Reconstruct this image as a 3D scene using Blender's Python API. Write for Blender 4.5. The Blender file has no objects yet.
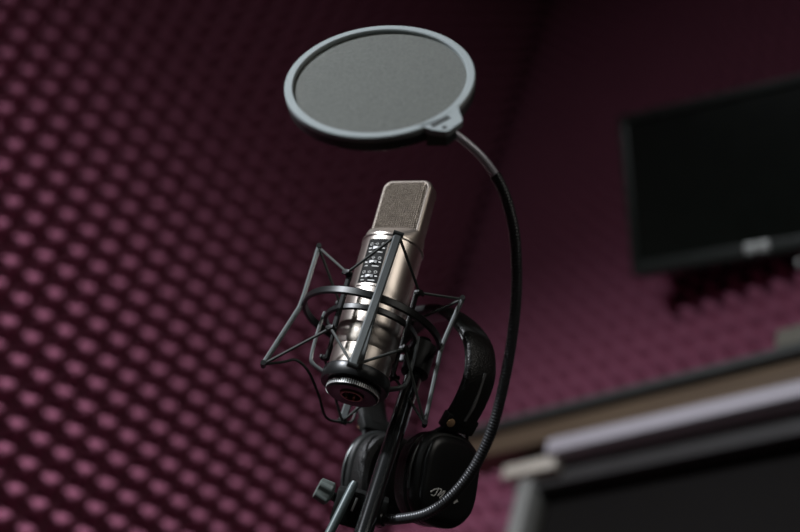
import bpy, bmesh, math, random
import numpy as np
from mathutils import Vector, Matrix
random.seed(4)
sc = bpy.context.scene
COL = sc.collection
PI = math.pi

# ------------------------------------------------------------------ camera frame
F = 1361.0                       # focal length in pixels of an 800 px wide frame
CW = Vector((0.70060, -0.26552, -0.66232))   # room X (along the back wall) seen by the camera (right, down, forward)
CU = Vector((0.66253, 0.58676, 0.46559))     # room Y (along the left wall)
CZ = Vector((0.26500, -0.76499, 0.58699))    # room Z (up)
CAM = Vector((0, 0, 0.80))
XL, YB = -41.07*0.045, 32.577*0.045          # planes of the foam tips on the left and back walls
S = 0.045                                    # foam pyramid pitch

def ray(px, py):
    r = Vector(((px-400)/F, (py-266)/F, 1.0))
    return Vector((CW.dot(r), CU.dot(r), CZ.dot(r)))
def at(px, py, z):               # the point seen at a pixel, at a depth in metres
    return CAM + ray(px, py)*z
def on_plane(px, py, p0, n):
    r = ray(px, py)
    return CAM + r*((p0-CAM).dot(n)/r.dot(n))
def on_left(px, py, x=XL): return on_plane(px, py, Vector((x, 0, 0)), Vector((1, 0, 0)))
def on_back(px, py, y=YB): return on_plane(px, py, Vector((0, y, 0)), Vector((0, 1, 0)))
def cam2world(v): v = Vector(v); return Vector((CW.dot(v), CU.dot(v), CZ.dot(v)))

cd = bpy.data.cameras.new('camera'); cam = bpy.data.objects.new('camera', cd); COL.objects.link(cam)
rx, dn, fw = cam2world((1, 0, 0)), cam2world((0, 1, 0)), cam2world((0, 0, 1))
M = Matrix((rx, -dn, -fw)).transposed().to_4x4(); M.translation = CAM
cam.matrix_world = M
cd.sensor_width = 36; cd.lens = F/800*36; cd.clip_start = 0.02
cd.dof.use_dof = True; cd.dof.focus_distance = 1.16; cd.dof.aperture_fstop = 2.6
sc.camera = cam

# ------------------------------------------------------------------ materials
def mat(name, col, rough=0.5, metal=0.0, var=0.12, nscale=40, bump=0.0, bscale=400, spec=0.5, coat=0.0, sheen=0.0):
    m = bpy.data.materials.new(name); m.use_nodes = True
    nt = m.node_tree; b = nt.nodes['Principled BSDF']
    tc = nt.nodes.new('ShaderNodeTexCoord'); nz = nt.nodes.new('ShaderNodeTexNoise')
    nz.inputs['Scale'].default_value = nscale; nz.inputs['Detail'].default_value = 4
    nt.links.new(tc.outputs['Object'], nz.inputs['Vector'])
    mx = nt.nodes.new('ShaderNodeMix'); mx.data_type = 'RGBA'
    mx.inputs[6].default_value = [c*(1-var) for c in col]+[1]
    mx.inputs[7].default_value = [min(1, c*(1+var)) for c in col]+[1]
    nt.links.new(nz.outputs['Fac'], mx.inputs[0]); nt.links.new(mx.outputs[2], b.inputs['Base Color'])
    mr = nt.nodes.new('ShaderNodeMapRange')
    mr.inputs['To Min'].default_value = max(0.02, rough*0.85); mr.inputs['To Max'].default_value = min(1, rough*1.15)
    nt.links.new(nz.outputs['Fac'], mr.inputs['Value']); nt.links.new(mr.outputs['Result'], b.inputs['Roughness'])
    b.inputs['Metallic'].default_value = metal
    b.inputs['Specular IOR Level'].default_value = spec
    b.inputs['Coat Weight'].default_value = coat
    if sheen: b.inputs['Sheen Weight'].default_value = sheen
    if bump:
        v = nt.nodes.new('ShaderNodeTexVoronoi'); v.inputs['Scale'].default_value = bscale
        nt.links.new(tc.outputs['Object'], v.inputs['Vector'])
        bp = nt.nodes.new('ShaderNodeBump'); bp.inputs['Strength'].default_value = bump; bp.inputs['Distance'].default_value = 0.001
        nt.links.new(v.outputs['Distance'], bp.inputs['Height']); nt.links.new(bp.outputs['Normal'], b.inputs['Normal'])
    return m

def mesh_mat(name, c0, c1, pitch, ax, ay, rough, metal, bump=0.6):
    """woven mesh: two crossed sine waves along two directions"""
    m = bpy.data.materials.new(name); m.use_nodes = True
    nt = m.node_tree; b = nt.nodes['Principled BSDF']
    tc = nt.nodes.new('ShaderNodeTexCoord')
    outs = []
    for a in (ax, ay):
        d = nt.nodes.new('ShaderNodeVectorMath'); d.operation = 'DOT_PRODUCT'; d.inputs[1].default_value = Vector(a)*(2*PI/pitch)
        nt.links.new(tc.outputs['Object'], d.inputs[0])
        s = nt.nodes.new('ShaderNodeMath'); s.operation = 'SINE'; nt.links.new(d.outputs['Value'], s.inputs[0]); outs.append(s)
    mu = nt.nodes.new('ShaderNodeMath'); mu.operation = 'MULTIPLY'
    nt.links.new(outs[0].outputs[0], mu.inputs[0]); nt.links.new(outs[1].outputs[0], mu.inputs[1])
    nz = nt.nodes.new('ShaderNodeTexNoise'); nz.inputs['Scale'].default_value = 420; nt.links.new(tc.outputs['Object'], nz.inputs['Vector'])
    ad = nt.nodes.new('ShaderNodeMath'); ad.operation = 'MULTIPLY_ADD'; ad.inputs[1].default_value = 0.45
    nt.links.new(mu.outputs[0], ad.inputs[0]); nt.links.new(nz.outputs['Fac'], ad.inputs[2])
    mx = nt.nodes.new('ShaderNodeMix'); mx.data_type = 'RGBA'; mx.inputs[6].default_value = [*c0, 1]; mx.inputs[7].default_value = [*c1, 1]
    nt.links.new(ad.outputs[0], mx.inputs[0]); nt.links.new(mx.outputs[2], b.inputs['Base Color'])
    bp = nt.nodes.new('ShaderNodeBump'); bp.inputs['Strength'].default_value = bump; bp.inputs['Distance'].default_value = 0.0006
    nt.links.new(mu.outputs[0], bp.inputs['Height']); nt.links.new(bp.outputs['Normal'], b.inputs['Normal'])
    b.inputs['Roughness'].default_value = rough; b.inputs['Metallic'].default_value = metal
    return m

def wood_mat(name, c0, c1):
    m = bpy.data.materials.new(name); m.use_nodes = True
    nt = m.node_tree; b = nt.nodes['Principled BSDF']
    tc = nt.nodes.new('ShaderNodeTexCoord'); mp = nt.nodes.new('ShaderNodeMapping'); mp.inputs['Scale'].default_value = (2, 20, 30)
    nz = nt.nodes.new('ShaderNodeTexNoise'); nz.inputs['Scale'].default_value = 2.5; nz.inputs['Detail'].default_value = 6
    nt.links.new(tc.outputs['Object'], mp.inputs['Vector']); nt.links.new(mp.outputs['Vector'], nz.inputs['Vector'])
    mx = nt.nodes.new('ShaderNodeMix'); mx.data_type = 'RGBA'; mx.inputs[6].default_value = [*c0, 1]; mx.inputs[7].default_value = [*c1, 1]
    nt.links.new(nz.outputs['Fac'], mx.inputs[0]); nt.links.new(mx.outputs[2], b.inputs['Base Color'])
    b.inputs['Roughness'].default_value = 0.6
    return m

M_FOAM = mat('purple_foam', (0.31, 0.104, 0.165), 0.95, var=0.10, nscale=12, spec=0.1)
M_WALL = mat('dark_plaster', (0.05, 0.035, 0.04), 0.9, nscale=8)
M_CEIL = mat('dark_ceiling', (0.04, 0.035, 0.035), 0.9, nscale=8)
M_FLOOR = wood_mat('floor_boards', (0.07, 0.05, 0.04), (0.12, 0.085, 0.06))
M_BLACK = mat('satin_black_metal', (0.018, 0.019, 0.019), 0.32, 0.3, spec=0.6)
M_GLOSS = mat('gloss_black_tube', (0.015, 0.016, 0.016), 0.16, 0.2, spec=0.8, coat=0.5)
M_BLACKP = mat('matte_black_plastic', (0.012, 0.013, 0.012), 0.48, spec=0.4)
M_GUN = mat('gunmetal_bar', (0.17, 0.185, 0.185), 0.42, 0.35)
M_DARKGUN = mat('dark_gunmetal', (0.11, 0.118, 0.118), 0.35, 0.7)
M_CHAMP = mat('champagne_nickel', (0.68, 0.61, 0.545), 0.34, 1.0, var=0.06, nscale=30)
M_CHAMPD = mat('champagne_satin', (0.58, 0.51, 0.45), 0.45, 1.0, var=0.06)
M_PANEL = mat('black_panel', (0.010, 0.010, 0.009), 0.65, spec=0.15)
M_KNOB = mat('worn_knob_plastic', (0.12, 0.14, 0.13), 0.35)
M_TUBEL = mat('adjuster_steel', (0.30, 0.31, 0.31), 0.35, 0.4)
M_RUBBER = mat('elastic_cord', (0.05, 0.055, 0.05), 0.6)
M_LEATHER = mat('grained_black_leather', (0.014, 0.014, 0.013), 0.42, bump=0.4, bscale=620, spec=0.45)
M_LEATHS = mat('smooth_black_leather', (0.012, 0.012, 0.012), 0.35, spec=0.6)
M_BRASS = mat('brass', (0.80, 0.52, 0.30), 0.4, 0.4)
M_ROSE = mat('rose_copper', (0.36, 0.22, 0.16), 0.4, 0.8)
M_WHITE = mat('white_print', (0.75, 0.75, 0.72), 0.5, var=0.03)
M_STEEL = mat('knurled_steel', (0.70, 0.71, 0.69), 0.35, 0.3)
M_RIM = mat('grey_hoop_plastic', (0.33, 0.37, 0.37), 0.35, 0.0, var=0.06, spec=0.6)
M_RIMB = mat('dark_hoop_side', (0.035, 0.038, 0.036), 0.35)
M_TUBE = mat('grey_tube', (0.085, 0.11, 0.11), 0.4, 0.2)
M_GOOSE = mat('black_gooseneck', (0.075, 0.077, 0.08), 0.33, 0.6)
M_SLEEVE = mat('sleeve_highlight', (0.72, 0.70, 0.78), 0.3, 0.25)  # pale lavender carries the highlight along the neck's upper end
M_SCREEN = mat('dark_glass_screen', (0.006, 0.008, 0.006), 0.25, spec=0.2)
M_BEZEL = mat('black_bezel', (0.014, 0.018, 0.015), 0.45, spec=0.3)
M_WOOD = wood_mat('brown_wood', (0.075, 0.047, 0.030), (0.16, 0.11, 0.065))
M_DOOR = mat('dark_doorway', (0.006, 0.005, 0.0045), 0.7, spec=0.1)  # near-black colour stands in for the unlit depth of the doorway
M_LAV = mat('pale_lavender_paint', (0.47, 0.44, 0.475), 0.45, var=0.05)
M_CREAM = mat('cream_paint', (0.52, 0.47, 0.40), 0.5, var=0.05)
M_BOARD = mat('beige_grey_board', (0.16, 0.15, 0.12), 0.6)
M_GREY = mat('pale_grey_paint', (0.24, 0.24, 0.225), 0.5, var=0.06)
M_DGREY = mat('dark_gap_grey', (0.06, 0.065, 0.062), 0.5)
M_LOGO = mat('silver_badge', (0.55, 0.57, 0.55), 0.4, 0.3)

# ------------------------------------------------------------------ mesh helpers
def obj(name, bm, material, parent=None, angle=35, smooth=True, inset=None):
    me = bpy.data.meshes.new(name)
    bmesh.ops.recalc_face_normals(bm, faces=bm.faces)
    if parent is not None:
        o0 = parent
        off = Vector((0, 0, 0))
        while o0 is not None: off += o0.location; o0 = o0.parent
        bmesh.ops.translate(bm, verts=bm.verts, vec=-off)
    bm.to_mesh(me); bm.free()
    me.materials.append(material)
    if smooth:
        for p in me.polygons: p.use_smooth = True
        me.set_sharp_from_angle(angle=math.radians(angle))
    o = bpy.data.objects.new(name, me); COL.objects.link(o)
    if parent is not None: o.parent = parent
    return o
def thing(name, label, cat, loc, group=None):
    o = bpy.data.objects.new(name, None); COL.objects.link(o); o.location = loc; o.empty_display_size = 0.05
    o['label'] = label; o['category'] = cat
    if group: o['group'] = group
    return o
def tag(o, label, cat, group=None, kind=None):
    o['label'] = label; o['category'] = cat
    if group: o['group'] = group
    if kind: o['kind'] = kind
    return o
def BM(): return bmesh.new()

def loft(bm, rings, cap0=True, cap1=True, closed=False):
    vs = [[bm.verts.new(p) for p in r] for r in rings]
    n = len(vs[0]); m = len(vs)
    for i in range(m if closed else m-1):
        a, b = vs[i], vs[(i+1) % m]
        for j in range(n):
            bm.faces.new((a[j], a[(j+1) % n], b[(j+1) % n], b[j]))
    if not closed:
        if cap0: bm.faces.new(list(reversed(vs[0])))
        if cap1: bm.faces.new(vs[-1])
def smooth_path(pts, n=12):
    pts = [Vector(p) for p in pts]; out = []
    P = [pts[0]*2-pts[1]] + pts + [pts[-1]*2-pts[-2]]
    for i in range(1, len(P)-2):
        for k in range(n):
            t = k/n
            out.append(0.5*((2*P[i]) + (P[i+1]-P[i-1])*t + (2*P[i-1]-5*P[i]+4*P[i+1]-P[i+2])*t*t + (3*P[i]-P[i-1]-3*P[i+1]+P[i+2])*t**3))
    out.append(pts[-1]); return out
def resample(pts, step):
    out = [pts[0]]; acc = 0.0
    for a, b in zip(pts, pts[1:]):
        L = (b-a).length
        while acc+L >= step*len(out):
            out.append(a.lerp(b, (step*len(out)-acc)/L))
        acc += L
    return out
def frames(pts, hint=None, closed=False):
    n = len(pts); T = []
    for i in range(n):
        a = pts[(i-1) % n] if closed else pts[max(i-1, 0)]
        b = pts[(i+1) % n] if closed else pts[min(i+1, n-1)]
        T.append((b-a).normalized())
    h = Vector(hint) if hint is not None else (Vector((0, 0, 1)) if abs(T[0].z) < 0.9 else Vector((1, 0, 0)))
    N = []
    for t in T:
        h = (h-t*h.dot(t)).normalized(); N.append(h.copy())
    return T, N
def tube(bm, pts, r, n=10, closed=False, hint=None):
    pts = [Vector(p) for p in pts]; T, N = frames(pts, hint, closed); rings = []
    for i, (p, t, h) in enumerate(zip(pts, T, N)):
        b = t.cross(h); rr = r[i] if isinstance(r, (list, tuple)) else r
        rings.append([p+(h*math.cos(2*PI*k/n)+b*math.sin(2*PI*k/n))*rr for k in range(n)])
    loft(bm, rings, closed=closed)
def band(bm, pts, sides, w, t, ch=0.25, closed=False):
    """flat bar swept along pts; sides[i] = direction of the width"""
    pts = [Vector(p) for p in pts]; T, _ = frames(pts, None, closed); rings = []
    c = min(w, t)*ch
    for i, (p, tt) in enumerate(zip(pts, T)):
        s = Vector(sides[i] if isinstance(sides, list) else sides); s = (s-tt*s.dot(tt)).normalized(); nrm = tt.cross(s)
        W = (w[i] if isinstance(w, list) else w)/2; H = (t[i] if isinstance(t, list) else t)/2
        q = [(W, H-c), (W-c, H), (-W+c, H), (-W, H-c), (-W, -H+c), (-W+c, -H), (W-c, -H), (W, -H+c)]
        rings.append([p+s*a+nrm*b for a, b in q])
    loft(bm, rings, closed=closed)
def basis(axis, hint=None):
    a = Vector(axis).normalized()
    h = Vector(hint) if hint is not None else (Vector((1, 0, 0)) if abs(a.x) < 0.8 else Vector((0, 1, 0)))
    e1 = (h-a*h.dot(a)).normalized(); return e1, a.cross(e1), a
def lathe(bm, o, axis, prof, n=48, hint=None, cap0=True, cap1=True, closed=False):
    e1, e2, a = basis(axis, hint); o = Vector(o)
    loft(bm, [[o+a*z+(e1*math.cos(2*PI*k/n)+e2*math.sin(2*PI*k/n))*r for k in range(n)] for r, z in prof], cap0, cap1, closed)
def box(bm, c, ex, ey, ez, bev=0.0):
    """box given by centre and three half-extent vectors"""
    c, ex, ey, ez = map(Vector, (c, ex, ey, ez))
    m = Matrix((ex, ey, ez)).transposed().to_4x4(); m.translation = c
    r = bmesh.ops.create_cube(bm, size=2.0, matrix=m)
    if bev:
        es = list({e for v in r['verts'] for e in v.link_edges})
        bmesh.ops.bevel(bm, geom=es, offset=bev, segments=2, affect='EDGES', profile=0.5)
def prism(bm, pts, nvec):
    """extrude a polygon of points along nvec"""
    a = [bm.verts.new(Vector(p)) for p in pts]; b = [bm.verts.new(Vector(p)+Vector(nvec)) for p in pts]
    n = len(a); bm.faces.new(list(reversed(a))); bm.faces.new(b)
    for i in range(n): bm.faces.new((a[i], a[(i+1) % n], b[(i+1) % n], b[i]))
def rrect(hw, hh, r, n=6):
    out = []
    for cx, cy, a0 in ((hw-r, hh-r, 0), (-hw+r, hh-r, PI/2), (-hw+r, -hh+r, PI), (hw-r, -hh+r, 1.5*PI)):
        for k in range(n+1):
            a = a0+PI/2*k/n; out.append((cx+r*math.cos(a), cy+r*math.sin(a)))
    return out
def selli(hw, hh, p=2.6, n=56):
    return [(hw*math.copysign(abs(math.cos(2*PI*k/n))**(2/p), math.cos(2*PI*k/n)), hh*math.copysign(abs(math.sin(2*PI*k/n))**(2/p), math.sin(2*PI*k/n))) for k in range(n)]
def abox(bm, x0, x1, y0, y1, z0, z1, bev=0.0):
    box(bm, ((x0+x1)/2, (y0+y1)/2, (z0+z1)/2), ((x1-x0)/2, 0, 0), (0, (y1-y0)/2, 0), (0, 0, (z1-z0)/2), bev)
def struct(name, bm, m):
    o = obj(name, bm, m); o['kind'] = 'structure'; return o

# ------------------------------------------------------------------ room shell
H = 0.050                         # foam height
WX, WY = XL-H-0.012, YB+H+0.012   # wall faces behind the foam
X1, Y0, ZC = 1.9, -2.4, 3.75
b = BM(); abox(b, WX-0.1, X1+0.1, Y0-0.1, WY+0.1, -0.1, 0); struct('floor', b, M_FLOOR)
b = BM(); abox(b, WX-0.1, X1+0.1, Y0-0.1, WY+0.1, ZC, ZC+0.1); struct('ceiling', b, M_CEIL)
b = BM(); abox(b, WX-0.1, WX, Y0, WY+0.1, 0, ZC); struct('wall_left', b, M_WALL)
b = BM(); abox(b, X1, X1+0.1, Y0, WY+0.1, 0, ZC); struct('wall_right', b, M_WALL)
b = BM(); abox(b, WX-0.1, X1+0.1, Y0-0.1, Y0, 0, ZC); struct('wall_front', b, M_WALL)

# foam: one continuous sheet of pyramids per wall (its tips are surface pattern)
def foam_sheet(n_a, n_b, fn, res=6):
    """fn(a, b, h) -> point; a, b in cells, pyramid tips at cell centres"""
    xs = np.arange(n_a*res+1)/res; ys = np.arange(n_b*res+1)/res
    A, B = np.meshgrid(xs, ys, indexing='ij')
    la = np.abs((A % 1)-0.5)*2; lb = np.abs((B % 1)-0.5)*2
    h = (np.cos(PI*la/2)*np.cos(PI*lb/2))**1.5; d = np.maximum(la, lb); h = 0.75*h+0.25*np.clip(1-d, 0, 1)
    P = fn(A, B, h*H)
    na, nb = A.shape
    idx = np.arange(na*nb).reshape(na, nb)
    faces = np.stack([idx[:-1, :-1], idx[1:, :-1], idx[1:, 1:], idx[:-1, 1:]], -1).reshape(-1, 4)
    return P.reshape(-1, 3), faces
def foam_obj(name, P, faces, thick_dir):
    me = bpy.data.meshes.new(name)
    me.from_pydata(P.tolist(), [], faces.tolist()); me.materials.append(M_FOAM)
    for p in me.polygons: p.use_smooth = True
    me.set_sharp_from_angle(angle=math.radians(50))
    o = bpy.data.objects.new(name, me); COL.objects.link(o); return o
tip = on_left(85.7, 308.9)
ny = round(3.0/S); nz = round((ZC-0.35)/S)
y_end = YB+H*0.9
ya = tip.y + S*(math.ceil((y_end-tip.y)/S-0.5)+0.5) - ny*S
za = tip.z + 0.5*S - math.floor((tip.z+0.5*S-0.25)/S)*S
nz = math.floor((ZC-0.01-za)/S)
P, Fc = foam_sheet(ny, nz, lambda A, B, h: np.stack([WX+0.011+h, np.minimum(ya+A*S, YB), za+B*S], -1))
fo = foam_obj('acoustic_foam', P, Fc, None)
tag(fo, 'purple pyramid acoustic foam covering the wall on the left', 'acoustic foam')
z_foam = on_back(640, 388).z+0.004
hole = on_back(655, 351)
xa = WX+0.012
nx = round((X1-0.35-xa)/S)
zb = z_foam
nz2 = math.floor((ZC-0.01-zb)/S)
P, Fc = foam_sheet(nx, nz2, lambda A, B, h: np.stack([xa+A*S, WY-0.011-h, zb+B*S], -1))
fo2 = foam_obj('acoustic_foam', P, Fc, None)
tag(fo2, 'purple pyramid acoustic foam on the back wall above the doorway and behind the screen', 'acoustic foam')

# back wall with the doorway under the wooden head
zt = on_back(640, 388).z                         # foam bottom
xj = on_back(516, 505).x                         # jamb
jl, jr = on_back(508, 505).x, on_back(523, 505).x
z_open = on_back(620, 452).z
b = BM(); abox(b, WX-0.1, jl-0.02, WY, WY+0.1, 0, ZC); abox(b, jl-0.02, X1+0.1, WY, WY+0.1, z_open, ZC)
abox(b, jl+1.25, X1+0.1, WY, WY+0.1, 0, z_open); struct('wall_back', b, M_WALL)
zp = lambda py: on_back(640, py).z
b = BM(); abox(b, XL+0.001, X1-0.002, YB-0.030, WY-0.001, zp(402), zp(395), 0.002); struct('trim_1', b, M_DGREY)  # dark strip puts the shadow gap between foam and wood into colour
b = BM(); abox(b, XL+0.001, X1-0.002, YB-0.010, WY-0.001, zp(423), zp(402)-0.0005, 0.003); struct('trim_2', b, M_WOOD)
b = BM(); abox(b, jl-0.02, X1-0.002, YB+0.022, WY-0.001, zp(458), zp(423)-0.0005, 0.003); struct('trim_3', b, mat('shaded_trim_tone', (0.038, 0.036, 0.035), 0.55))  # darker colour carries the shade on the part below the rail
xr0 = on_back(553, 447).x
b = BM(); abox(b, xr0, xr0+1.15, YB-0.020, YB+0.0215, zp(440), zp(424), 0.007)
r_ = obj('door_rail', b, M_LAV); tag(r_, 'pale lavender white horizontal rail across the doorway head under the brown wood', 'rail')
xc0, xc1 = on_back(505, 466).x, on_back(558, 455).x
zc0, zc1 = on_back(520, 476).z, on_back(520, 463).z
b = BM(); abox(b, xc0, xc1, YB-0.004, YB+0.0215, zc0, zc1, 0.004)
r_ = obj('corner_block', b, M_CREAM); tag(r_, 'short cream block at the left end of the lavender white rail', 'block')
b = BM(); abox(b, jl, jr-0.004, YB+0.010, WY-0.001, 0, zc0-0.001, 0.004); struct('trim_4', b, M_GREY)
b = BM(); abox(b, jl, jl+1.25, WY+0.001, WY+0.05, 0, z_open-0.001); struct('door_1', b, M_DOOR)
b = BM(); xq = on_back(786, 345).x; abox(b, xq, xq+0.30, YB-0.030, YB-0.0005, zp(395)+0.0003, zp(395)+0.036, 0.003)
r_ = obj('ledge_board', b, M_BOARD); tag(r_, 'short beige grey board at the right picture edge on the doorway head', 'board')
n4 = math.floor((z_foam-0.045-0.05)/S)
P, Fc = foam_sheet(max(1, math.floor((jl-0.004-(WX+0.012+H))/S)+1), n4, lambda A, B, h: np.stack([np.minimum(WX+0.012+A*S, jl-0.003), WY-0.011-h, zp(425)-0.004-n4*S+B*S], -1))
fo3 = foam_obj('acoustic_foam', P, Fc, None)
tag(fo3, 'narrow strip of purple acoustic foam between the corner and the pale door post', 'acoustic foam')

# ------------------------------------------------------------------ screen on the back wall
p_ = Vector((0.814, -0.149, -0.562)).normalized()
TH = cam2world(p_); TH.z = 0; TH.normalize()
nh = Vector((0, 0, 1)).cross(TH).normalized()
if nh.y > 0: nh = -nh
tau = math.radians(33)
TV_ = (Vector((0, 0, 1))*math.cos(tau)+nh*math.sin(tau)).normalized()     # upward along the screen
TN = TH.cross(TV_).normalized()
if TN.y > 0: TN = -TN
tl = at(619, 117, 2.43)
tvh = 0.290; tvw = 0.53
root = thing('wall_screen', 'black flat screen tilted down on the back wall, silver badge below', 'screen', tl-TV_*tvh*0.5+TH*tvw*0.5)
C0 = Vector(root.location)
b = BM(); box(b, C0-TN*0.018, TH*tvw/2, TV_*tvh/2, TN*0.016, 0.004); body = obj('housing', b, M_BEZEL, root)
b = BM(); bz = 0.016
for (cx, cy, hx, hy) in ((0, tvh/2-bz/2, tvw/2, bz/2), (0, -tvh/2+bz*0.75, tvw/2, bz*0.75), (-tvw/2+bz/2, 0, bz/2, tvh/2-bz), (tvw/2-bz/2, 0, bz/2, tvh/2-bz)):
    box(b, C0+TH*cx+TV_*cy+TN*0.002, TH*hx, TV_*hy, TN*0.004, 0.0015)
obj('bezel', b, M_BEZEL, root)
b = BM(); box(b, C0-TN*0.0006, TH*(tvw/2-bz), TV_*(tvh/2-bz), TN*0.001); obj('screen_panel', b, M_SCREEN, root)
lg = on_plane(757, 247, C0+TN*0.0065, TN)
b = BM()
for k, (dx, hw) in enumerate(((-0.0115, 0.0095), (0.0105, 0.0095))):
    box(b, lg+TH*dx, TH*hw, TV_*0.0085, TN*0.0012, 0.002)
obj('badge', b, M_LOGO, root)['label'] = 'silver badge on the lower edge'
b = BM(); bt = on_plane(799, 263, C0+TN*0.0065, TN); box(b, bt, TH*0.004, TV_*0.006, TN*0.001, 0.001); obj('button', b, M_LOGO, root)
b = BM(); ap = C0-TN*0.034
box(b, ap, TH*0.05, TV_*0.05, TN*0.004, 0.002)
wallp = Vector((ap.x, WY-0.004, ap.z+0.02))
box(b, wallp, (0.06, 0, 0), (0, 0.004, 0), (0, 0, 0.08), 0.002)
tube(b, [ap, wallp], 0.016, 12); obj('wall_bracket', b, M_BLACKP, root)

# ------------------------------------------------------------------ microphone
B0 = at(355.5, 382, 1.172); T0 = at(413, 177, 1.272)
A = (T0-B0).normalized(); ML = (T0-B0).length
V = (CAM-B0); V = (V-A*V.dot(A)).normalized()
RT = cam2world((1, 0, 0)); RT = (RT-A*RT.dot(A)-V*0).normalized()
RT = V.cross(A).normalized()
if RT.dot(cam2world((1, 0, 0))) < 0: RT = -RT
ph = math.radians(30)
FR = V*math.cos(ph)-RT*math.sin(ph)          # the way the microphone faces
SD = RT*math.cos(ph)+V*math.sin(ph)
def ml(x, y, z): return B0+SD*x+FR*y+A*z
mic = thing('studio_microphone', 'champagne silver large-diaphragm studio microphone held upright in the black shock mount', 'microphone', B0)
R = 0.0280
b = BM(); lathe(b, B0, A, [(0.020, 0.004), (0.0262, 0.006), (0.0268, 0.010), (0.0268, 0.024), (0.0264, 0.0245), (0.0264, 0.0258), (0.0270, 0.0263), (R, 0.030), (R, 0.060), (R-0.0004, 0.0605), (R-0.0004, 0.0612), (R, 0.0618), (R, 0.1325), (R+0.0008, 0.134), (R+0.0008, 0.1355), (R-0.0006, 0.1365)], 72)
body = obj('body', b, M_CHAMP, mic, 25)
HB, HT = 0.146, ML-0.0095
hh = (HT-HB)/2; hc = (HT+HB)/2
# shoulder: round body blends into the flattened head
b = BM(); rings = []
for t in range(9):
    q = t/8; z = 0.1362+(0.1500-0.1362)*q
    hx = R-0.0010-0.0006*q; hy = (R-0.0010)*(1-q)+0.0130*q; pw = 2+1.4*q
    rings.append([ml(x, y, z) for x, y in selli(hx, hy, pw, 64)])
loft(b, rings); obj('shoulder', b, M_CHAMPD, mic, 40)
# head band: rounded frame around the sides and top, open front and back
hw = 0.0250
b = BM()
outer = rrect(hw, hh+0.004, 0.009, 8); inner = rrect(hw-0.0036, hh+0.0004, 0.0070, 8)
prof = []
dpt = 0.0095
rr = []
for (yo, tt) in ((-dpt+0.001, 0.8), (-dpt+0.0015, 0.3), (-dpt+0.0045, 0.0), (dpt-0.0050, 0.0), (dpt-0.0032, 0.08), (dpt-0.0017, 0.28), (dpt-0.0008, 0.6), (dpt-0.0006, 0.85), (dpt-0.0022, 1.0), (-dpt+0.002, 1.0)):
    rr.append([ml(o[0]*(1-tt)+i[0]*tt, yo-0.002, hc-0.002+o[1]*(1-tt)+i[1]*tt) for o, i in zip(outer, inner)])
loft(b, rr, closed=True); obj('head_frame', b, M_CHAMPD, mic, 40)
M_GRILLE = mesh_mat('bronze_wire_mesh', (0.045, 0.037, 0.029), (0.31, 0.26, 0.205), 0.0032, (SD+A).normalized(), (SD-A).normalized(), 0.42, 0.85, 0.8)
for sgn, nm in ((1, 'grille'), (-1, 'grille')):
    b = BM(); rings = []
    for k, (sc_, yy) in enumerate(((1.03, 0.006), (1.0, 0.0092), (0.97, 0.0101), (0.85, 0.0107), (0.6, 0.0112), (0.25, 0.0114))):
        rings.append([ml(x*sc_, yy*sgn-0.002, hc-0.002+z*(1-(1-sc_)*0.5)) for x, z in rrect(hw-0.0034, hh+0.0006, 0.0070, 8)])
    loft(b, rings); obj(nm, b, M_GRILLE, mic, 60)
# black switch panel
b = BM(); z0, z1, aw = 0.083, 0.1285, 0.34
def cyl(a, z, r): return B0+A*z+(FR*math.cos(a)+SD*math.sin(a))*r
na = 10; o_ = []
for (rad) in (R-0.001, R+0.0006):
    o_.append([[cyl(-aw+2*aw*i/na, z, rad) for i in range(na+1)] for z in (z0, z1)])
def panel(bm, a0, a1, z0, z1, r0, r1, na=8):
    lo = []; 
    for i in range(na+1):
        a = a0+(a1-a0)*i/na
        lo.append([cyl(a, z0, r0), cyl(a, z1, r0), cyl(a, z1, r1), cyl(a, z0, r1)])
    loft(bm, lo)
panel(b, -aw, aw, z0, z1, R-0.001, R+0.0005); pn = obj('switch_panel', b, M_PANEL, mic)
b = BM()
panel(b, -aw-0.05, -aw-0.005, z0-0.001, z1+0.001, R-0.001, R+0.0008, 2); panel(b, aw+0.005, aw+0.05, z0-0.001, z1+0.001, R-0.001, R+0.0008, 2)
panel(b, -aw-0.05, aw+0.05, z0-0.0025, z0-0.0004, R-0.001, R+0.0008); obj('panel_edge', b, M_CHAMP, pn)
for k in range(3):
    zc_ = z1-0.008-k*0.0145
    b = BM(); panel(b, -0.10, 0.16, zc_-0.0035, zc_-0.0008, R, R+0.0014, 4); sw = obj('switch', b, M_BLACK, pn)
    b = BM()
    panel(b, -0.02, 0.06, zc_-0.0032, zc_-0.0012, R+0.001, R+0.0022, 3)          # slider tab
    for j, a in enumerate((-0.20, 0.0, 0.20)):                                     # small symbols above each switch
        tube(b, [cyl(a+0.045*math.cos(q), zc_+0.0022+0.0013*math.sin(q)*(1 if j != 1 else 0.6), R+0.0007) for q in [2*PI*i/10 for i in range(10)]], 0.00028, 5, closed=True)
    panel(b, -0.24, -0.12, zc_-0.0062, zc_-0.0055, R, R+0.0008, 2); panel(b, 0.02, 0.24, zc_-0.0066, zc_-0.0058, R, R+0.0008, 2)
    panel(b, -0.26, -0.17, zc_-0.0028, zc_-0.0016, R, R+0.0008, 2); panel(b, 0.2, 0.28, zc_-0.0024, zc_-0.0012, R, R+0.0008, 2)
    obj('marking', b, M_WHITE, pn)
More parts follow.
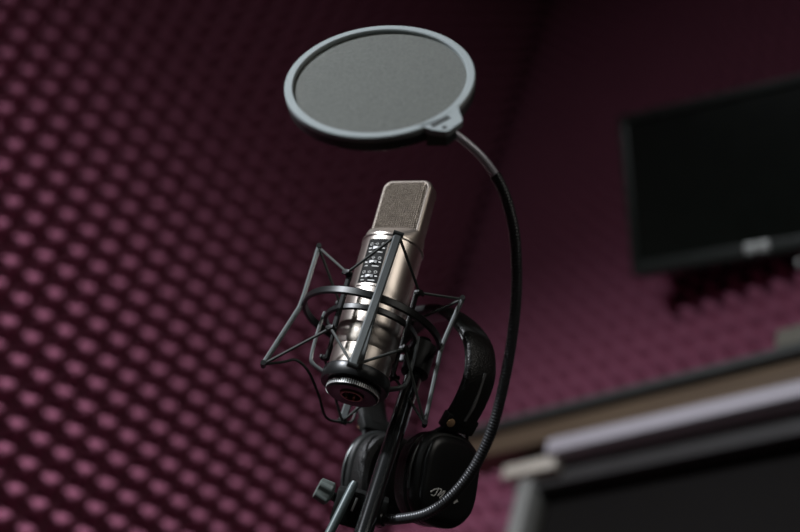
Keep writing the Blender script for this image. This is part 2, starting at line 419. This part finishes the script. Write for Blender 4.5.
# connector in the base
b = BM(); lathe(b, B0, A, [(0.0105, 0.004), (0.0105, -0.0135), (0.0098, -0.0142), (0.0082, -0.0142), (0.0078, -0.0115), (0.0078, 0.004)], 40, closed=True)
cn = obj('connector', b, M_ROSE, mic)
b = BM(); lathe(b, B0, A, [(0.0078, -0.0110), (0.0078, -0.0090)], 32); obj('insert', b, M_PANEL, cn)
for k in range(3):
    a = 2*PI*k/3+0.5; b = BM(); q = B0+(SD*math.cos(a)+FR*math.sin(a))*0.0042
    tube(b, [q-A*0.0110, q-A*0.0160], 0.0010, 8); obj('pin', b, M_BRASS, cn)

# ------------------------------------------------------------------ shock mount
ZV = Vector((0, 0, 1))
O = B0+A*0.0560
HC = CAM-O; HC.z = 0; HC.normalize()                     # horizontally towards the camera
HR = HC.cross(ZV)
ZF = (ZV+HC*0.19).normalized(); HC = (HC-ZF*HC.dot(ZF)).normalized()
if HR.dot(cam2world((1, 0, 0))) < 0: HR = -HR
mount = thing('shock_mount', 'black spider shock mount with bent metal bars and elastic cords around the microphone', 'shock mount', B0-A*0.006)
def ofr(az, r, z): return O+(HC*math.cos(az)+HR*math.sin(az))*r+ZF*z
RO = 0.0620
b = BM(); n = 72
band(b, [ofr(2*PI*k/n, RO, 0) for k in range(n)], ZF, 0.0070, 0.0034, closed=True); obj('outer_ring', b, M_BLACK, mount, 40)
tips_t, tips_b = [], []
azs = [math.radians(d) for d in (-3, -93, 177, 85)]
spec_ = [(0.056, 0.010, -0.068, 0.006), (0.056, 0.003, -0.066, 0.012), (0.058, 0.012, -0.068, 0.010), (0.050, 0.004, -0.072, 0.006)]
for az, (zt_, rt_, zb_, rb_) in zip(azs, spec_):
    pt = ofr(az, RO+0.003+rt_, zt_); pb = ofr(az, RO+0.003+rb_, zb_); pm0 = ofr(az, RO+0.003, 0.006); pm1 = ofr(az, RO+0.003, -0.006)
    tang = -HC*math.sin(az)+HR*math.cos(az)
    b = BM(); band(b, [pt, pm0, pm1, pb], tang, 0.0072, 0.0038, 0.3)
    br = obj('frame_bar', b, M_GUN, mount, 30)
    for q, s_ in ((pt, 1), (pb, -1)):
        b = BM(); tube(b, [q-tang*0.0045, q+tang*0.0045], 0.0024, 10); obj('cord_clip', b, M_BLACKP, br)
    tips_t.append(pt); tips_b.append(pb)
# inner cradle follows the microphone axis
V2 = V; 
def ifr(az, r, z): return B0+(V2*math.cos(az)+RT*math.sin(az))*r+A*z
RI = 0.0405
b = BM(); band(b, [ifr(2*PI*k/n, RI, 0.0520) for k in range(n)], A, 0.0058, 0.0032, closed=True); obj('inner_ring', b, M_BLACK, mount, 40)
cl_t, cl_b = [], []
for k in range(4):
    az = math.radians(-45-90*k)
    b = BM(); rad = V2*math.cos(az)+RT*math.sin(az); tg = -V2*math.sin(az)+RT*math.cos(az)
    band(b, [ifr(az, RI+0.002, 0.026), ifr(az, RI+0.002, 0.084)], tg, 0.0052, 0.0030); ps = obj('cradle_post', b, M_BLACK, mount)
    for z_, lst in ((0.083, cl_t), (0.028, cl_b)):
        q = ifr(az, RI+0.0035, z_)
        b = BM(); tube(b, [q-rad*0.0015, q+rad*0.0045], [0.0034, 0.0026], 10); box(b, q+rad*0.0035, tg*0.0042, A*0.0018, rad*0.0012, 0.0005)
        obj('cord_hook', b, M_BLACKP, ps); lst.append(q+rad*0.002)
    az = math.radians(-90*k-2)
    rad = V2*math.cos(az)+RT*math.sin(az); tg = -V2*math.sin(az)+RT*math.cos(az)
    b = BM(); band(b, smooth_path([ifr(az, RI+0.002, 0.056), ifr(az, RI+0.003, 0.040), ifr(az, RI+0.0025, 0.014), ifr(az, RI-0.001, 0.006), ifr(az, 0.029, 0.001)], 5), tg, 0.0066, 0.0030, 0.3); obj('cradle_arm', b, M_GUN, mount, 40)
# base cup and threaded nut under the microphone
b = BM(); lathe(b, B0, A, [(0.0210, -0.006), (0.0292, -0.006), (0.0302, -0.004), (0.0302, 0.004), (0.0295, 0.0058), (0.0270, 0.0058), (0.0268, 0.0035), (0.0210, 0.0035)], 64, closed=True); cup = obj('base_cup', b, M_BLACK, mount, 30)
b = BM(); lathe(b, B0, A, [(0.0225, -0.0061), (0.0230, -0.0068), (0.0230, -0.0120), (0.0215, -0.0135), (0.0150, -0.0135), (0.0108, -0.0125), (0.0108, -0.0061)], 64, closed=True); nut = obj('nut', b, M_BLACK, mount, 30)
b = BM()
for k in range(72):
    a = 2*PI*k/72; rad = V2*math.cos(a)+RT*math.sin(a); tg = -V2*math.sin(a)+RT*math.cos(a)
    box(b, B0-A*0.0094+rad*0.0230, tg*0.00058, A*0.0026, rad*0.0006)
obj('knurling', b, M_STEEL, nut, smooth=False)['label'] = 'bright knurled edge of the nut'
# elastic cords
def cord(p, q, sag=0.0):
    b = BM(); pts = [p, p.lerp(q, 0.5)-ZV*sag, q]; tube(b, smooth_path(pts, 6), 0.00125, 8); obj('elastic_cord', b, M_RUBBER, mount)
#   hooks in order of azimuth: 0 front-left, 1 back-left, 2 back-right, 3 front-right ; bars: 0 front, 1 left, 2 back, 3 right
for i, (h0, h1) in enumerate(((0, 3), (0, 1), (1, 2), (2, 3))):
    cord(tips_t[i], cl_t[h0]); cord(tips_t[i], cl_t[h1])
    if i == 1: cord(tips_b[i], cl_b[h0])
    else:
        cord(tips_b[i], cl_b[h0]); cord(tips_b[i], cl_b[h1])
pl, pk = tips_b[1], tips_b[2]
zz = lambda t: pl.lerp(pk, t)
dep = lambda p: (p-CAM).dot(fw)
b = BM(); path = [pl]+[at(x, y, dep(zz(t))) for x, y, t in ((283, 362, 0.15), (296, 360, 0.25), (308, 371, 0.4), (318, 393, 0.6), (326, 417, 0.8))]+[pk, at(352, 421, dep(pk)+0.01), at(358, 405, dep(pk)+0.02)]
tube(b, smooth_path(path, 8), 0.00125, 8); obj('elastic_cord', b, M_RUBBER, mount)['label'] = 'slack elastic cord drooping loose'

# ------------------------------------------------------------------ stand
PZ = 1.165
pp = at(390, 450, PZ); px_, py_ = pp.x, pp.y
ptop = at(426, 338, 1.23).z
stand = thing('microphone_stand', 'gloss black vertical microphone stand pole between the headphone cups', 'stand', (px_, py_, 0))
b = BM(); lathe(b, (px_, py_, 0), ZV, [(0.0078, 0.0), (0.0078, ptop-0.004), (0.0066, ptop)], 24); obj('pole', b, M_GLOSS, stand)
# knuckle that carries the shock mount
rk = Vector((px_, py_, O.z)); 
dk = (rk-O); dk.z = 0; rdist = dk.length; dk.normalize()
b = BM(); 
lathe(b, (px_, py_, O.z-0.016), ZV, [(0.008, 0), (0.0125, 0.001), (0.0125, 0.031), (0.008, 0.032)], 24)
q0 = O+dk*(RO+0.002); q1 = Vector((px_, py_, O.z))-dk*0.011
box(b, (q0+q1)/2, dk*max(0.002, (q1-q0).length/2), ZV*0.007, dk.cross(ZV)*0.006, 0.001)
obj('swivel_clamp', b, M_BLACKP, stand)
# second, shorter grey tube
gz = 1.150
gt = at(353, 486, gz); gbm = at(326, 540, gz-0.015)
gd = (gbm-gt).normalized()
b = BM(); tube(b, [gt-gd*0.004, gt, gt+gd*0.30], [0.0028, 0.0040, 0.0040], 16); obj('side_tube', b, M_TUBE, stand)['label'] = 'thin grey tube beside the pole'

# ------------------------------------------------------------------ pop filter on its gooseneck
PC = at(379.5, 79.2, 1.06)
PN = cam2world((-0.083, -0.728, -0.680)).normalized()            # the visible face
PA = cam2world((0.994, -0.113, 0)); PA = (PA-PN*PA.dot(PN)).normalized()
PB = PN.cross(PA).normalized()
if PB.dot(cam2world((0, 1, 0))) < 0: PB = -PB
U1 = 1.06/1361
pop = thing('pop_filter', 'round grey mesh pop filter on a curved black gooseneck above the microphone', 'pop filter', PC)
def pf(a, b_, n_): return PC+PA*a*U1+PB*b_*U1+PN*n_
def ringloft(bm, prof, n=96):
    loft(bm, [[PC+(PA*math.cos(2*PI*k/n)+PB*math.sin(2*PI*k/n))*r+PN*z for k in range(n)] for r, z in prof], closed=True)
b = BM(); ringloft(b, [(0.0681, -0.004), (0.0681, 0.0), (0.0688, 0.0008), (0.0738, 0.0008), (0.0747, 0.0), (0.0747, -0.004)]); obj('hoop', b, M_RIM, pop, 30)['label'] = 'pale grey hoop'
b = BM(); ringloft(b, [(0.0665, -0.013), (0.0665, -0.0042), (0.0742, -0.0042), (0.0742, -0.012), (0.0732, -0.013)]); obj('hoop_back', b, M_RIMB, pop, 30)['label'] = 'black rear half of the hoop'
M_NET = mesh_mat('grey_nylon_net', (0.085, 0.092, 0.082), (0.165, 0.172, 0.155), 0.0021, (PA+PB*0.2).normalized(), (PB-PA*0.2).normalized(), 0.8, 0.0, 0.5)
for zf in (-0.0028, -0.0105):
    b = BM(); n = 96
    loft(b, [[PC+(PA*math.cos(2*PI*k/n)+PB*math.sin(2*PI*k/n))*r+PN*z for k in range(n)] for r, z in ((0.0684, zf-0.0006), (0.0684, zf), (0.05, zf+0.0003), (0.02, zf+0.0005))]); obj('mesh_screen', b, M_NET, pop)
b = BM()
poly = [(416, 130.5), (424, 132.4), (433, 135.4), (446, 137), (449.5, 136), (462, 127), (462.6, 124.6), (459.5, 116), (459, 110), (454, 112.5), (437, 124.5)]
prism(b, [on_plane(x, y, PC-PN*0.0044, PN) for x, y in poly], PN*0.0052); bmesh.ops.recalc_face_normals(b, faces=b.faces); tb = obj('tab', b, M_RIM, pop, 30)
b = BM(); box(b, pf(53, 82, 0.0008), PA*0.007+PB*-0.0045, (PB*0.0016+PA*0.0011), PN*0.0006); box(b, pf(56, 92, 0.0008), PA*0.0016, PB*0.0014, PN*0.0006); obj('slot', b, M_DGREY, tb)
b = BM(); prism(b, [pf(x, y, -0.0155) for x, y in ((38, 90), (57, 94), (68, 84), (68, 70), (50, 74))], PN*0.011); obj('tab_back', b, M_RIMB, tb)
gp = [(453.5, 133, 1.062), (466, 142.5, 1.063), (485, 161, 1.066), (502, 188, 1.070), (513, 225, 1.074), (516.5, 262, 1.078), (516, 300, 1.082), (511, 345, 1.086), (502, 392, 1.09), (491, 432, 1.094), (474, 468, 1.10), (452, 496, 1.108), (428, 513, 1.12), (400, 519, 1.136), (372, 519, 1.150)]
path = resample(smooth_path([at(*p) for p in gp], 16), 0.00065)
ns = int(len(path)*0.115)
b = BM(); tube(b, path[:ns], [0.0034]*ns, 14); obj('neck_sleeve', b, M_SLEEVE, pop)
b = BM(); rad = [0.0047-0.0006*(0.5+0.5*math.cos(2*PI*k/4)) for k in range(len(path)-ns)]; tube(b, path[ns:], rad, 14); obj('gooseneck', b, M_GOOSE, pop, 80)
b = BM(); e0, e1 = path[-1], path[-14]; d_ = (e0-e1).normalized(); lathe(b, e0-d_*0.012, d_, [(0.0050, 0), (0.0062, 0.001), (0.0062, 0.013), (0.0070, 0.014), (0.0070, 0.020), (0.005, 0.022)], 20); obj('ferrule', b, M_BLACK, pop)
cdep = 1.16
c0 = at(352, 508, cdep)
cr, cu = cam2world((0.96, 0.28, 0)), cam2world((0.28, -0.96, 0)); cn_ = cam2world((0, 0, -1))
b = BM(); box(b, c0, cr*0.016, cu*0.015, cn_*0.010, 0.003); box(b, at(368, 508, 1.175), cr*0.016, cu*0.012, cn_*0.012, 0.002); cl = obj('clamp', b, M_BLACKP, pop)
b = BM(); kb = at(325, 492, cdep); kd = (at(340, 500, cdep)-kb).normalized()
ka, kc, _ = basis(kd)
rings = []
for z, r0 in ((-0.008, 0.006), (-0.007, 0.0085), (0.004, 0.0095), (0.006, 0.0075), (0.007, 0.004), (0.020, 0.004)):
    rings.append([kb+kd*z+(ka*math.cos(2*PI*k/48)+kc*math.sin(2*PI*k/48))*r0*(1+(0.17 if r0 > 0.005 else 0)*math.cos(5*2*PI*k/48)) for k in range(48)])
loft(b, rings); obj('knob', b, M_KNOB, pop, 40)
b = BM(); s0, s1 = at(357, 498, cdep-0.013), at(351.5, 511, cdep-0.013); tube(b, [s0, s1], 0.0011, 10); obj('clamp_glint', b, M_STEEL, cl)  # pale rod put in for a bright highlight on the clamp

# ------------------------------------------------------------------ headphones
HCN = at(407, 479, 1.24)
E_ = cam2world((0.62, -0.12, -0.78)).normalized()
UH = (at(434, 313, 1.281)-HCN); UH = UH-E_*UH.dot(E_); hL = UH.length; UH.normalize()
NH = UH.cross(E_).normalized()
hp = thing('headphones', 'black leather headphones hanging by the headband behind the shock mount', 'headphones', HCN)
def hq(e, n_, h): return HCN+E_*e+NH*n_+UH*h
half = [(0.062, 0.051), (0.074, 0.070), (0.081, 0.093), (0.074, 0.119), (0.054, 0.139), (0.026, hL-0.003)]
pts = [hq(-e, 0, h) for e, h in half]+[hq(0, 0, hL)]+[hq(e, 0, h) for e, h in reversed(half)]
path = smooth_path(pts, 8)
b = BM(); rings = []; T_, _x = frames(path)
for i, (p, t) in enumerate(zip(path, T_)):
    nrm = t.cross(NH).normalized(); rings.append([p+NH*x+nrm*y for x, y in selli(0.0165, 0.0055, 2.8, 28)])
loft(b, rings); hb = obj('headband', b, M_LEATHER, hp, 60)
cen = HCN+UH*0.09
for s_ in (-1, 1):
    b = BM(); pp_ = []
    for p, t in zip(path, T_):
        nrm = t.cross(NH).normalized(); 
        if nrm.dot(p-cen) < 0: nrm = -nrm
        pp_.append(p+NH*0.0158*s_-nrm*0.0022)
    tube(b, pp_, 0.0011, 8); obj('piping', b, M_LEATHS, hb)
# logo strokes are drawn on the cap of the near cup
def cupset(sg):
    ea = E_*sg; cc = HCN+ea*(0.047 if sg > 0 else 0.043)
    # slider end of the headband
    p0 = hq(sg*0.0612, 0, 0.050); out = (E_*sg*0.9-UH*0.1).normalized()
    dn_ = (hq(sg*0.062, 0, 0.051)-hq(sg*0.074, 0, 0.070)).normalized(); o2 = NH.cross(dn_).normalized()
    if o2.dot(ea) < 0: o2 = -o2
    b = BM(); box(b, p0, NH*0.0175, dn_*0.0075, o2*0.0050, 0.0015); sl = obj('slider', b, M_BLACKP, hp)
    for n_ in (-0.0125,):
        b = BM(); q = p0+NH*n_*NSIGN+o2*0.005; lathe(b, q, o2, [(0.0040, -0.001), (0.0040, 0.0008), (0.0028, 0.0014)], 20); obj('rivet', b, M_BRASS, sl)['label'] = 'brass rivet'
    # metal adjuster on the outside of the band
    b = BM(); ad = [hq(sg*e, 0, h) for e, h in ((0.0640, 0.055), (0.074, 0.070), (0.081, 0.094))]; ad = [p+(o2 if i < 2 else ea)*0.0062 for i, p in enumerate(ad)]
    band(b, smooth_path(ad, 6), NH, 0.0030, 0.0016); obj('adjuster', b, M_TUBEL, hb)
    # ear cup, lofted along the ear axis
    def cr_(prof, pw, name, m, par, hx=0.0368, hy=0.0425):
        b = BM(); loft(b, [[cc+ea*z+NH*x*k_+UH*y*k_ for x, y in selli(hx, hy, pw, 64)] for k_, z in prof]); return obj(name, b, m, par, 40)
    pad = cr_([(0.50, -0.012), (0.62, -0.0215), (0.80, -0.0235), (0.93, -0.021), (0.99, -0.014), (0.98, -0.006), (0.90, -0.003)], 2.4, 'ear_pad', M_LEATHER, hp)
    shell = cr_([(0.84, -0.0035), (0.95, -0.002), (1.0, 0.001), (1.0, 0.006), (0.97, 0.0095), (0.90, 0.012)], 2.6, 'ear_cup', M_BLACKP, hp)
    cap = cr_([(0.86, 0.0115), (0.86, 0.0145), (0.82, 0.0165), (0.70, 0.0178), (0.35, 0.0182)], 3.2, 'cup_cap', M_BLACK, shell)
    # wire yoke around the cup
    b = BM(); ypts = []
    for k in range(25):
        a = math.radians(-20+220*k/24); ypts.append(cc+ea*0.004+NH*0.0385*math.cos(a)+UH*0.0435*math.sin(a))
    tube(b, ypts, 0.0016, 8)
    for n_ in (-0.013, 0.013):
        e_ = cc+ea*0.004+NH*n_*1.7+UH*(0.0435*math.sqrt(max(0, 1-(n_*1.7/0.0385)**2)))
        tube(b, smooth_path([p0+NH*n_+dn_*0.006, p0+NH*n_*1.25+dn_*0.010, e_], 6), 0.0016, 8)
    obj('yoke', b, M_DARKGUN, hp)
    return cc, ea, shell, cap
NSIGN = 1 if NH.dot(cam2world((1, 0, 0))) > 0 else -1
ccl, eal, shl, cpl = cupset(-1)
ccr, ear_, shr, cpr = cupset(1)
# script letter on the near cup cap
pl0 = ccr+ear_*0.0187
def cp_(x, y): return on_plane(x, y, pl0, ear_)
b = BM()
for st in ([(430.5, 492), (434, 489.5), (438, 488.5)], [(438.5, 488.5), (436.5, 492.5), (434, 495.5), (431.5, 495)], [(438.5, 488.5), (441.5, 490), (437.5, 496)], [(437.5, 496), (441.5, 493), (444.5, 491), (444, 493), (439.5, 498.5)], [(439.5, 498.5), (444, 498), (449, 496)]):
    pth = smooth_path([cp_(x, y) for x, y in st], 5); band(b, pth, [ear_.cross((pth[min(i+1, len(pth)-1)]-pth[max(i-1, 0)]).normalized()) for i in range(len(pth))], 0.0013, 0.0006)
obj('script_logo', b, M_WHITE, cpr)
b = BM(); q = cp_(455.5, 501.5); r_x = (cp_(458, 500)-cp_(453, 503)).normalized(); box(b, q, r_x*0.0024, ear_.cross(r_x)*0.0011, ear_*0.0004); obj('side_mark', b, M_WHITE, cpr)

# ------------------------------------------------------------------ light
def area(name, loc, target, size, energy, col, spread=180, sizey=None):
    l = bpy.data.lights.new(name, 'AREA'); l.energy = energy; l.color = col; l.size = size; l.spread = math.radians(spread)
    if sizey: l.shape = 'RECTANGLE'; l.size_y = sizey
    o = bpy.data.objects.new(name, l); COL.objects.link(o); o.location = loc
    o.rotation_euler = (Vector(target)-Vector(loc)).to_track_quat('-Z', 'Y').to_euler(); return o
area('window_light', (-0.75, -2.3, 2.1), (-1.0, 1.2, 1.0), 1.5, 5.5, (0.92, 0.97, 1.0), 80, 1.0)
area('side_fill', (1.82, 0.2, 2.4), (-0.8, 0.5, 1.25), 1.2, 3.2, (1.0, 0.95, 0.88), 85, 1.5)  # unseen fill added to brighten the microphone's right side; no window there
sl_ = bpy.data.lights.new('spot_lamp', 'SPOT'); sl_.energy = 500; sl_.spot_size = math.radians(48); sl_.spot_blend = 1.0; sl_.shadow_soft_size = 0.10; sl_.color = (0.95, 0.98, 1.06)
so = bpy.data.objects.new('spot_lamp', sl_); COL.objects.link(so); so.location = (-1.15, -2.2, 2.85)
so.rotation_euler = (Vector((-1.36, 1.25, 1.02))-so.location).to_track_quat('-Z', 'Y').to_euler()
wd = bpy.data.worlds.new('world'); sc.world = wd; wd.use_nodes = True
wd.node_tree.nodes['Background'].inputs['Color'].default_value = (0.9, 1.0, 0.92, 1); wd.node_tree.nodes['Background'].inputs['Strength'].default_value = 0.04
sc.view_settings.view_transform = 'Standard'; sc.view_settings.look = 'None'; sc.view_settings.exposure = 0.0; sc.view_settings.gamma = 1.0
